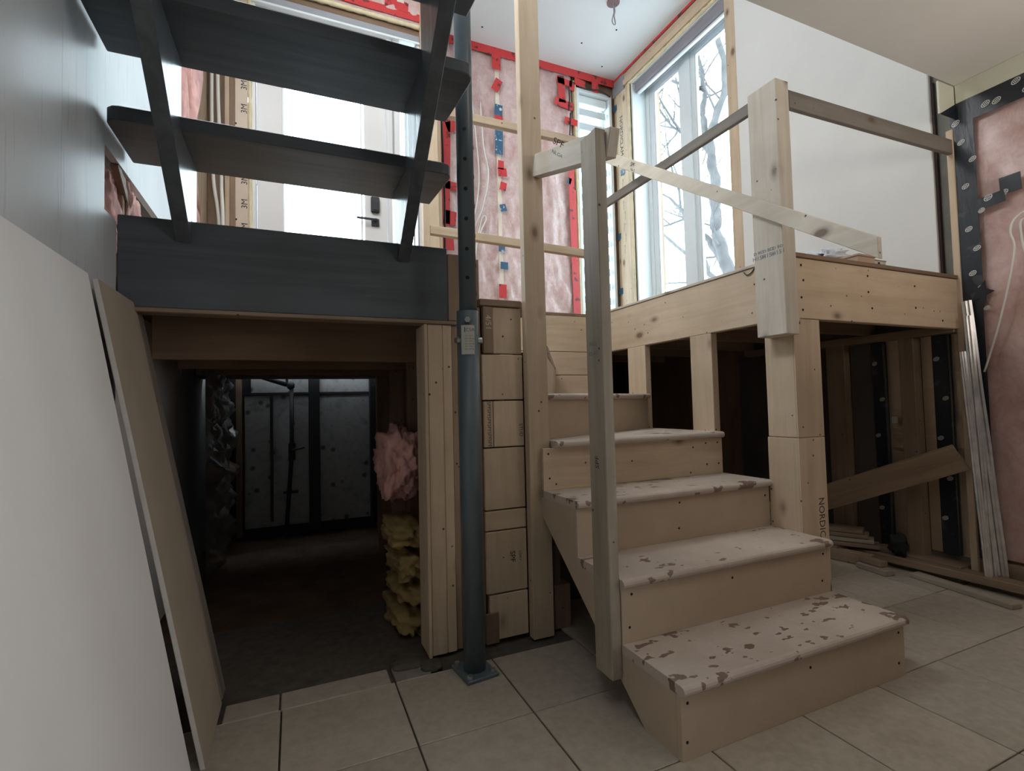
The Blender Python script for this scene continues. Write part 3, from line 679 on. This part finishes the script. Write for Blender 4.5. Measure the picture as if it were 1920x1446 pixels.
# boards behind the winder treads
bw = empty('winder_backing_boards', (1.4, 2.71, .96), 'three stacked pine boards closing the back of the turning steps', 'board')
for z0, z1 in ((1.222, 1.444), (1.077, 1.219), (.943, 1.074)): box('board', .95, 1.798, 2.70, 2.737, z0, z1, PINE, bw)
# short board wall left of the tall stud
kw = empty('short_board_wall', (.75, 1.8, 0), 'short wall of stacked board ends between steel column and tall stud post', 'wall')
box('cap', .655, .831, 1.795, 1.86, 1.286, 1.312, PINED, kw)
zs = [1.284, 1.098, .918, .736, .497, .419, .182]
for i in range(len(zs)-1):
    z1, z0 = zs[i], zs[i+1]
    if i == 0:
        q = box('batten', .667, .707, 1.796, 1.84, z0+.003, z1-.001, PINED, kw); text('chalk_mark', '4/51', (.687, 1.796, 1.22), (0, 0, -1), (1, 0, 0), .024, CHALK, q)
        box('board', .709, .830, 1.804, 1.84, z0+.003, z1-.001, PINE, kw)
    elif i == 2:
        q = box('board', .663, .700, 1.80, 1.84, z0+.003, z1-.002, PINE, kw)
        for n_ in range(6): text('wood_print', 'SPF', (.684, 1.80, z1-.018-.029*n_), (0, 0, -1), (1, 0, 0), .015, INK, q)
        q = box('board', .703, .830, 1.80, 1.84, z0+.003, z1-.002, PINE, kw)
        text('wood_print', 'STUD', (.817, 1.80, .80), (0, 0, -1), (1, 0, 0), .015, INK, q)
    else:
        q = box('board', .660, .830, 1.80, 1.84, z0+.003, z1-.002, PINE, kw)
        if i == 5:
            text('wood_print', 'SPF', (.768, 1.80, .315), (0, 0, -1), (1, 0, 0), .022, INK, q); text('wood_print', 'S-DRY', (.80, 1.80, .315), (0, 0, -1), (1, 0, 0), .010, INK, q)
box('board', .672, .830, 1.80, 1.84, .012, .179, PINE, kw); box('patch', .652, .704, 1.792, 1.80, .004, .118, PINED, kw)
box('backing', .632, .660, 1.81, 1.85, 0, 1.28, PLY, kw)
tag(box('wood_block', .945, 1.02, 1.80, 1.86, 0, .172, PINED), 'upright dark wood block in the gap left of the staircase', 'block')
tag(box('wood_block', .935, .985, 1.815, 1.87, .1725, .33, GREYW), 'smaller dark block standing on another block left of the staircase', 'block')

# crawl opening post and header
op = empty('opening_post', (.5, 1.83, 0), 'triple pine post on the right of the dark crawl opening, by the steel column', 'post')
box('ply', .436, .448, 1.795, 1.93, 0, 1.204, PINE, op); box('ply', .449, .505, 1.80, 1.93, .004, 1.204, PINE, op); box('ply', .506, .541, 1.802, 1.90, .004, 1.204, PINE, op); box('ply', .542, .566, 1.812, 1.89, .004, 1.204, PINED, op)
hb = empty('dark_header_beam', (0, 1.82, 1.2), 'wide charcoal header board above the dark crawl opening', 'beam')
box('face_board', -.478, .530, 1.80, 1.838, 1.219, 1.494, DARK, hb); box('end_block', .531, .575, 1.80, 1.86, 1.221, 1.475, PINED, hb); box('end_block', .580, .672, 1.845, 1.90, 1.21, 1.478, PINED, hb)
box('lower_strip', -.44, .575, 1.792, 1.858, 1.205, 1.2185, PINED, hb)
# ============================================================ DARK OPEN STAIRCASE
ds = empty('open_riser_staircase', (0, 1.8, 1.5), 'charcoal open-riser staircase climbing overhead to the upper left', 'staircase')
ZB = [1.70+.2*k for k in range(6)]; YF = [1.912-.245*k for k in range(6)]
for k in range(6):
    y1 = YF[k]; y0 = y1-.275; xa, xb = -.468, .508
    pts = [(xa, y1), (xb-.012, y1)]
    r_ = .034
    for a in range(0, 4): t_ = math.radians(a*30); pts.append((xb-r_+r_*math.cos(t_), y0+r_-r_*math.sin(t_)))
    for a in range(0, 4): t_ = math.radians(a*30); pts.append((xa+r_-r_*math.sin(t_), y0+r_-r_*math.cos(t_)))
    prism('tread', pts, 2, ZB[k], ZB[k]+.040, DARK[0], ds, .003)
for x0, x1 in ((-.332, -.290), (.345, .387)):
    pts = [(1.8385, 1.4955), (1.89, 1.4955)]
    for k in range(6): pts += [(1.89-.245*k, ZB[k]-.001), (1.645-.245*k, ZB[k]-.001)]
    pts += [(.42, 2.584), (1.799, 1.425), (1.799, 1.4955)]
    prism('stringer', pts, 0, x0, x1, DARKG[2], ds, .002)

# ============================================================ STEEL COLUMN
sc_ = empty('steel_column', (.553, 1.645, 0), 'grey adjustable steel column with base plate and paper label', 'column')
cyl('outer_tube', (.553, 1.645, .62), (0, 0, 1), .0375, 1.215, STEEL, sc_, 28, True)
cyl('inner_tube', (.556, 1.645, 2.69), (0, 0, 1), .0305, 2.92, STEEL, sc_, 28, True)
bpz = rbox('base_plate', (.553, 1.645, .006), (.115, .135, .012), (0, 0, .12), STEEL, sc_)
for x, y in ((.513, 1.595), (.597, 1.600), (.512, 1.698)): cyl('anchor_bolt', (x, y, .016), (0, 0, 1), .010, .012, GALV, bpz, 6)
dv = Vector((-.318, -.948, 0))
for z in (1.34, 1.44, 1.545, 1.65, 1.755, 1.86):
    p_ = Vector((.556, 1.645, z))+dv*.0298; cyl('pin_hole', p_, dv, .0068, .003, HOLE, sc_, 14)
    if z > 1.3:
        d2 = Vector((.93, -.30, 0)).normalized(); cyl('pin_hole', Vector((.556, 1.645, z-.05))+d2*.0298, d2, .0068, .003, HOLE, sc_, 14)
for dd, z in (((-.318, -.948, 0), 1.192), ((.90, -.43, 0), 1.125), ((-.95, -.30, 0), 1.125)):
    dd = Vector(dd).normalized(); p_ = Vector((.553, 1.645, z))+dd*.042; cyl('set_bolt', p_, dd, .0105, .018, GALV, sc_, 6)
bm = bmesh.new(); a0 = math.atan2(dv.y, dv.x); row = []
for k in range(9):
    a = a0-.62+1.25*k/8
    row.append([bm.verts.new((.553+.0382*math.cos(a), 1.645+.0382*math.sin(a), zz)) for zz in (1.075, 1.175)])
for k in range(8): bm.faces.new((row[k][0], row[k+1][0], row[k+1][1], row[k][1]))
lb = solid('paper_label', bm, STICK, sc_, True)
rr = Vector((-dv.y, dv.x, 0)); rr = rr if rr.x > 0 else -rr
lp = Vector((.553, 1.645, 0))+dv*.0386
text('label_print', 'CSA', lp+Vector((0, 0, 1.158))+rr*.008, rr, (0, 0, 1), .012, INKB, lb); text('label_print', 'I', lp+Vector((0, 0, 1.158))-rr*.010, rr, (0, 0, 1), .018, INK, lb)
for k in range(6): text('label_print', 'max load kg' if k % 2 else '2.3 - 2.5 m', lp+Vector((0, 0, 1.138-.009*k))+rr*.004, rr, (0, 0, 1), .0048, INK, lb)

# ============================================================ LEANING SHEETS
def leaning(name, y0, y1, xb, xt, zt, th, face, label, edge=None, cat='drywall sheet', grp=None):
    e = empty(name, (xb, (y0+y1)/2, 0), label, cat, grp)
    d = Vector((xt-xb, 0, zt)).normalized(); n = Vector((d.z, 0, -d.x))
    def quad(nm, a, b, mat):
        bm = bmesh.new(); V = []
        for y in (y0, y1):
            for (px, pz) in ((xb, 0), (xt, zt)):
                for k in (a, b): V.append(bm.verts.new((px-n.x*k, y, max(pz-n.z*k, .001 if pz == 0 else -9))))
        f = [(0, 1, 3, 2), (4, 6, 7, 5), (0, 4, 5, 1), (2, 3, 7, 6), (0, 2, 6, 4), (1, 5, 7, 3)]
        for q in f: bm.faces.new([V[i] for i in q])
        bmesh.ops.recalc_face_normals(bm, faces=bm.faces[:]); return solid(nm, bm, mat, e)
    quad('face_paper', 0, .0012, face); quad('gypsum_core', .0012, th-.0012, DRYED); quad('back_paper', th-.0012, th, DRYBR)
    return e
leaning('drywall_sheet', .30, 1.484, -.237, -.450, 1.238, .013, DRYW, 'large pale drywall sheet leaning on the left wall nearest the viewer')
leaning('drywall_sheet', 1.508, 1.815, -.212, -.437, 1.232, .013, DRYBR, 'brown paper faced drywall offcut leaning beyond the large pale sheet')
lbrd = tag(bar('leaning_board', (-.222, 1.865, .002), (-.449, 1.865, 1.212), .022, .07, GREYW, None, (1, 0, 0)), 'narrow grey board leaning at the left edge of the dark opening', 'board')

# ============================================================ CRAWL SPACE CONTENTS
fr = sheet('foil_insulation_roll', 0, -.43, 3.05, 3.98, .02, 1.22, FOIL, None, .09, 50, 60, 1, 6, 4, aniso=1.0)
tag(fr, 'crinkled silver foil insulation hanging on the left side of the crawl space', 'foil insulation')
pp = empty('black_drain_pipe', (-.02, 4.0, 0), 'black pipe with a valve in the dark crawl space', 'pipe')
tube('pipe_run', [(-.28, 3.98, 1.165), (-.05, 3.98, 1.085)], .017, BLACKM, pp, 10); tube('pipe_run', [(-.02, 3.98, 1.07), (-.02, 3.98, .60), (-.055, 3.98, .10), (-.055, 3.98, -.02)], .015, BLACKM, pp, 10)
lump('elbow', (-.025, 3.98, 1.08), (.028, .025, .028), BLACKM, pp, .1, 3, 0, 2); cyl('valve_body', (-.02, 3.98, .60), (0, 0, 1), .024, .12, BLACKM, pp, 12); cyl('valve_handle', (.02, 3.96, .62), (1, 0, .2), .008, .09, BLACKM, pp, 8); cyl('valve_cap', (-.05, 3.98, 1.125), (0, 0, 1), .01, .05, BLACKM, pp, 8)
cyl('clamp', (-.03, 3.98, .31), (1, 0, 0), .01, .10, BLACKM, pp, 8)
tag(lump('wool_bundle', (.42, 2.25, .655), (.085, .17, .145), WOOL, None, .30, 7, 11, 5), 'torn pink wool bundle bulging behind the opening post', 'insulation')
zz = 0
for k, (h, x) in enumerate(((.12, .43), (.10, .445), (.13, .44), (.11, .42))):
    tag(lump('yellow_wool_batt', (x, 2.2, -.028+zz+h/2), (.07, .20, h/2*.80), YWOOL, None, .35, 7, 20+k, 4), ['bottom yellow wool batt in the pile behind the opening post', 'second yellow wool batt from the bottom behind the opening post', 'third yellow wool batt from the bottom behind the opening post', 'topmost yellow wool batt, right under the pink wool bundle'][k], 'insulation', 'yellow wool batts behind the post')
    zz += h

# ============================================================ RIGHT SIDE: lumber, ducts, sloping board
tag(bar('sloping_plank', (2.60, 2.22, .185), (2.905, 1.345, .60), .135, .03, PINED, None, (-.3, -.3, 1)), 'broad brown plank propped diagonally under the platform', 'plank')
tag(bar('floor_plank', (2.86, 2.05, .046), (2.935, .85, .046), .036, .085, PINED), 'long two-by-four on tiles along the base of the right wall', 'plank')
tag(bar('floor_plank', (2.815, 1.525, .012), (2.745, 1.11, .012), .022, .06, PINEG), 'short pale plank on the tiles, nearest the room', 'plank')
tag(bar('scrap_block', (2.74, 1.735, .014), (2.715, 1.575, .014), .026, .06, PINEG), 'pale scrap block flat on tiles beside the lowest tread', 'block')
tag(bar('scrap_block', (2.755, 1.73, .042), (2.745, 1.62, .042), .026, .055, PINED), 'brown scrap block stacked on another block on the tiles', 'block')
tag(bar('floor_plank', (2.70, 2.1, .032), (2.79, 1.70, .032), .06, .05, PINED), 'thick brown offcut on the tiles behind the scrap blocks', 'plank')
for k in range(4):
    tag(bar('stacked_board', (2.72+.010*k, 2.02, .088+.024*k), (2.90-.01*k, 1.73+.02*k, .088+.024*k), .021, .10, (PINED, PINEG)[k % 2] if k < 3 else PINED),
        ['bottom board of the lumber pile under the platform', 'second lowest board of the lumber pile under the platform', 'second highest board of the lumber pile under the platform', 'topmost board of the lumber pile under the platform'][k], 'board', 'lumber pile under the platform')
tag(box('pile_block', 2.74, 2.86, 1.86, 2.0, 0, .075, PINED), 'dark wood block holding up the lumber pile under the platform', 'block')
tag(lump('black_rag', (2.885, 1.625, .125), (.040, .038, .05), plain('black_cloth', (.02, .022, .022), .9), None, .5, 6, 31, 3), 'crumpled black rag at the end of the lumber pile', 'rag')
for k, (a, b, r_) in enumerate((((2.953, 1.238, .058), (2.957, 1.316, 1.345), .012), ((2.918, 1.262, .05), (2.930, 1.303, 1.27), .010), ((2.888, 1.262, .05), (2.905, 1.318, 1.10), .008))):
    e = empty('metal_duct_strip', a, ['tall shiny metal strip leaning at the right wall corner, rearmost', 'front shiny metal strip leaning against the black taped corner', 'shortest shiny metal strip leaning in the right wall corner'][k], 'metal strip', 'metal strips in the corner')
    a = Vector(a); b = Vector(b); d = (b-a).normalized(); s_ = Vector((1, 0, 0)); u_ = d.cross(s_).normalized()
    bm = bmesh.new(); rings = []
    prof = [(-1, .5), (-.7, -.1), (-.3, .35), (0, -.25), (.35, .3), (.75, -.1), (1, .5)]
    for i in range(13):
        t_ = i/12; c_ = a.lerp(b, t_); rings.append([bm.verts.new(c_+u_*r_*1.7*p_[0]*(1+.05*math.sin(i*1.3+k))+s_*r_*p_[1]) for p_ in prof])
    for i in range(12):
        for j in range(len(prof)-1): bm.faces.new((rings[i][j], rings[i][j+1], rings[i+1][j+1], rings[i+1][j]))
    o = solid('strip', bm, BRIGHT, e, False); md = o.modifiers.new('thick', 'SOLIDIFY'); md.thickness = .0012
cable = tag(tube('white_cable', smoothpts([(2.955, .95, 1.75), (2.952, 1.10, 1.69), (2.95, 1.135, 1.63), (2.95, 1.125, 1.55), (2.952, 1.147, 1.42), (2.955, 1.195, 1.22), (2.96, 1.262, 1.0)]), .0045, CABLE, None, 6), 'white cable hanging down the pink wall by the black taped corner', 'cable')
tag(tube('white_cable', smoothpts([(2.958, 1.00, 1.60), (2.952, 1.09, 1.665), (2.95, 1.10, 1.60), (2.952, 1.085, 1.50), (2.955, 1.03, 1.45)]), .0045, CABLE, None, 6), 'white cable loop beside the hanging cable on the pink wall', 'cable')
tag(tube('white_cable', smoothpts([(1.45, 4.075, 3.60), (1.485, 4.070, 3.20), (1.50, 4.068, 2.9), (1.47, 4.07, 2.65), (1.43, 4.07, 2.5)]), .007, CABLE, None, 6), 'left strand of white cable hanging on the pink back wall', 'cable')
tag(tube('white_cable', smoothpts([(1.53, 4.075, 3.60), (1.55, 4.070, 3.2), (1.59, 4.068, 2.95), (1.53, 4.07, 2.65), (1.44, 4.072, 2.42), (1.42, 4.07, 2.2)]), .007, CABLE, None, 6), 'right strand of white cable hanging on the pink back wall', 'cable')
tag(tube('white_cable', smoothpts([(1.43, 4.045, 2.2), (1.50, 4.045, 2.50), (1.535, 4.045, 2.56), (1.545, 4.045, 2.52), (1.47, 4.045, 2.35), (1.43, 4.045, 2.1)]), .006, CABLE, None, 6), 'small white cable loop low on the pink back wall', 'cable')
tag(tube('white_cable', smoothpts([(-.462, 3.545, 4.1), (-.463, 3.545, 3.2), (-.463, 3.545, 2.7), (-.455, 3.545, 2.35), (-.424, 3.545, 2.05), (-.422, 3.545, 1.4)]), .011, CABLE, None, 8), 'thick white cable slanting beside the pink batts at the left corner', 'cable')
tag(tube('white_cable', smoothpts([(-.432, 3.545, 4.1), (-.430, 3.545, 3.0), (-.412, 3.545, 2.45), (-.410, 3.545, 2.3), (-.401, 3.520, 2.05), (-.400, 3.52, 1.4)]), .011, CABLE, None, 8), 'thick white cable nearest the door at the left corner', 'cable')
# ceiling wire
cw = empty('hanging_ceiling_wire', (2.40, 3.27, 4.15), 'bare grey wire loop hanging from a hole in the white foyer ceiling', 'wire')
cyl('ceiling_box', (2.395, 3.255, 4.145), (0, 0, 1), .052, .012, plain('dark_copper', (.22, .12, .12), .6), cw, 20)
wires = plain('grey_wire', (.30, .30, .30), .5)
tube('wire', smoothpts([(2.39, 3.25, 4.14), (2.41, 3.27, 4.09), (2.395, 3.26, 4.04), (2.375, 3.25, 3.985), (2.395, 3.26, 3.965), (2.42, 3.27, 3.985), (2.405, 3.262, 4.04), (2.42, 3.27, 4.09), (2.41, 3.265, 4.14)]), .0045, wires, cw, 6)
# things on the platform
cb = empty('cardboard_box', (2.42, 1.50, 1.463), 'printed cardboard box standing on the platform edge', 'box')
rb = Matrix.Rotation(0, 4, 'Z')
box('carton', 2.335, 2.455, 1.42, 1.60, 1.4635, 1.535, CARD, cb); box('lid', 2.33, 2.46, 1.415, 1.605, 1.535, 1.545, CARD, cb)
e2 = empty('cardboard_box', (2.51, 1.46, 1.463), 'small pale labelled carton beside the printed box on the platform', 'box')
cr = box('carton', 2.465, 2.555, 1.43, 1.50, 1.4635, 1.528, STICK, e2); box('lid', 2.463, 2.558, 1.428, 1.502, 1.528, 1.534, CARD, e2)
box('print_panel', 2.492, 2.508, 1.4285, 1.4295, 1.485, 1.522, INK, e2, 0); text('carton_print', 'LOT', (2.53, 1.4288, 1.51), *YM, .010, INK, e2)
tag(lump('plastic_wrap', (2.37, 1.58, 1.583), (.07, .06, .024), WRAP, None, .7, 9, 41, 3), 'crumpled clear plastic wrap lying on the printed cardboard box', 'plastic wrap')

# ============================================================ OUTSIDE: bare trees
def tree(name, limbs, label, seed, twig_n=7, depth0=1):
    rnd = random.Random(seed); base = limbs[0][0][0]; e = empty(name, base, label, 'tree')
    bt = bmesh.new(); bb = bmesh.new()
    def grow(p, d, L, r0, depth):
        n = 5; pts = [p]; rad = [r0]; q = p.copy(); dd = d.copy()
        for i in range(n):
            dd = (dd+Vector((rnd.uniform(-1, 1), rnd.uniform(-1, 1), rnd.uniform(-.6, .7)))*.22).normalized()
            q = q+dd*L/n; pts.append(q.copy()); rad.append(max(.0035, r0*(1-.7*(i+1)/n)))
        tube_bm(bb, pts, rad, 4 if r0 > .015 else 3, False)
        if depth >= 3: return
        for c in range((5, 4, 3)[depth]):
            i = rnd.randint(1, n); side = dd.orthogonal().normalized(); side.rotate(Matrix.Rotation(rnd.uniform(0, 6.28), 3, dd))
            grow(pts[i], (dd+side*rnd.uniform(.5, 1.1)+Vector((0, 0, .1))).normalized(), L*rnd.uniform(.45, .75), max(.004, rad[i]*rnd.uniform(.5, .8)), depth+1)
    for pts, r0, r1 in limbs:
        pp = smoothpts(pts, 5); n = len(pp)-1
        pp = [p+Vector((.10*math.sin(k*.37+seed+r0*90), .02*math.sin(k*1.3), 0)) if 0 < k < n else p for k, p in enumerate(pp)]
        tube_bm(bt, pp, [(r0+(r1-r0)*k/n)*(1+.12*math.sin(k*2.1)) for k in range(n+1)], 9, False)
        for c in range(twig_n):
            k = rnd.randint(2, n); d = (pp[k]-pp[k-1]).normalized(); side = d.orthogonal().normalized(); side.rotate(Matrix.Rotation(rnd.uniform(0, 6.28), 3, d))
            grow(pp[k], (d*.6+side).normalized(), rnd.uniform(.7, 1.7), rnd.uniform(.012, .026), depth0)
    solid('trunk', bt, BARK, e, True, origin=base); o = solid('branches', bb, BARK, e); stuff(o)
V_ = lambda *p: [Vector(q) for q in p]
tree('bare_tree', [
    (V_((6.6, 5.70, -.2), (6.6, 5.774, 1.819), (6.6, 5.894, 2.528), (6.6, 6.02, 3.022), (6.6, 6.199, 3.676), (6.6, 6.362, 4.379), (6.6, 6.358, 4.918), (6.6, 6.253, 5.333), (6.6, 6.133, 5.842), (6.6, 6.061, 6.35), (6.6, 6.046, 7.076), (6.6, 6.046, 8.2)), .13, .035),
    (V_((6.6, 6.30, 5.15), (6.58, 6.443, 5.875), (6.6, 6.54, 6.411), (6.65, 6.562, 6.957), (6.6, 6.401, 7.618), (6.6, 6.454, 8.5)), .06, .02),
    (V_((6.6, 5.955, 2.804), (6.55, 6.351, 3.449), (6.6, 6.638, 3.819), (6.7, 6.946, 4.165), (6.7, 7.316, 4.602), (6.7, 7.859, 5.08)), .075, .015),
    (V_((6.6, 6.54, 6.411), (6.6, 6.881, 6.687), (6.6, 7.293, 6.97), (6.6, 7.756, 7.004), (6.6, 8.086, 7.065)), .035, .012),
    (V_((6.6, 6.329, 5.017), (6.6, 6.738, 5.579), (6.6, 7.238, 6.058), (6.6, 7.835, 6.428)), .03, .010)],
    'bare grey tree with curving forked trunk seen through right pane of big window', 5, 9)
K_ = lambda l: [(Vector((q.x*1.7, q.y*1.7, .9+(q.z-.9)*1.7)) if q.z > 0 else Vector((q.x*1.7, q.y*1.7, -.2))) for q in l]
tree('bare_tree', [
    (K_(V_((7.3, 5.9, -.2), (7.3, 6.2, 1.3), (7.2, 6.55, 2.55), (7.2, 7.1, 3.3), (7.2, 7.75, 3.95), (7.2, 8.5, 4.6))), .15, .035),
    (K_(V_((7.25, 6.4, 2.1), (7.2, 6.95, 2.95), (7.2, 7.65, 3.25), (7.2, 8.4, 3.4))), .075, .02),
    (K_(V_((7.2, 7.1, 3.3), (7.3, 7.5, 4.3), (7.2, 7.7, 5.3), (7.2, 8.2, 6.2))), .06, .016)],
    'thinner bare tree bending left, low behind the left pane of the big window', 9, 9)
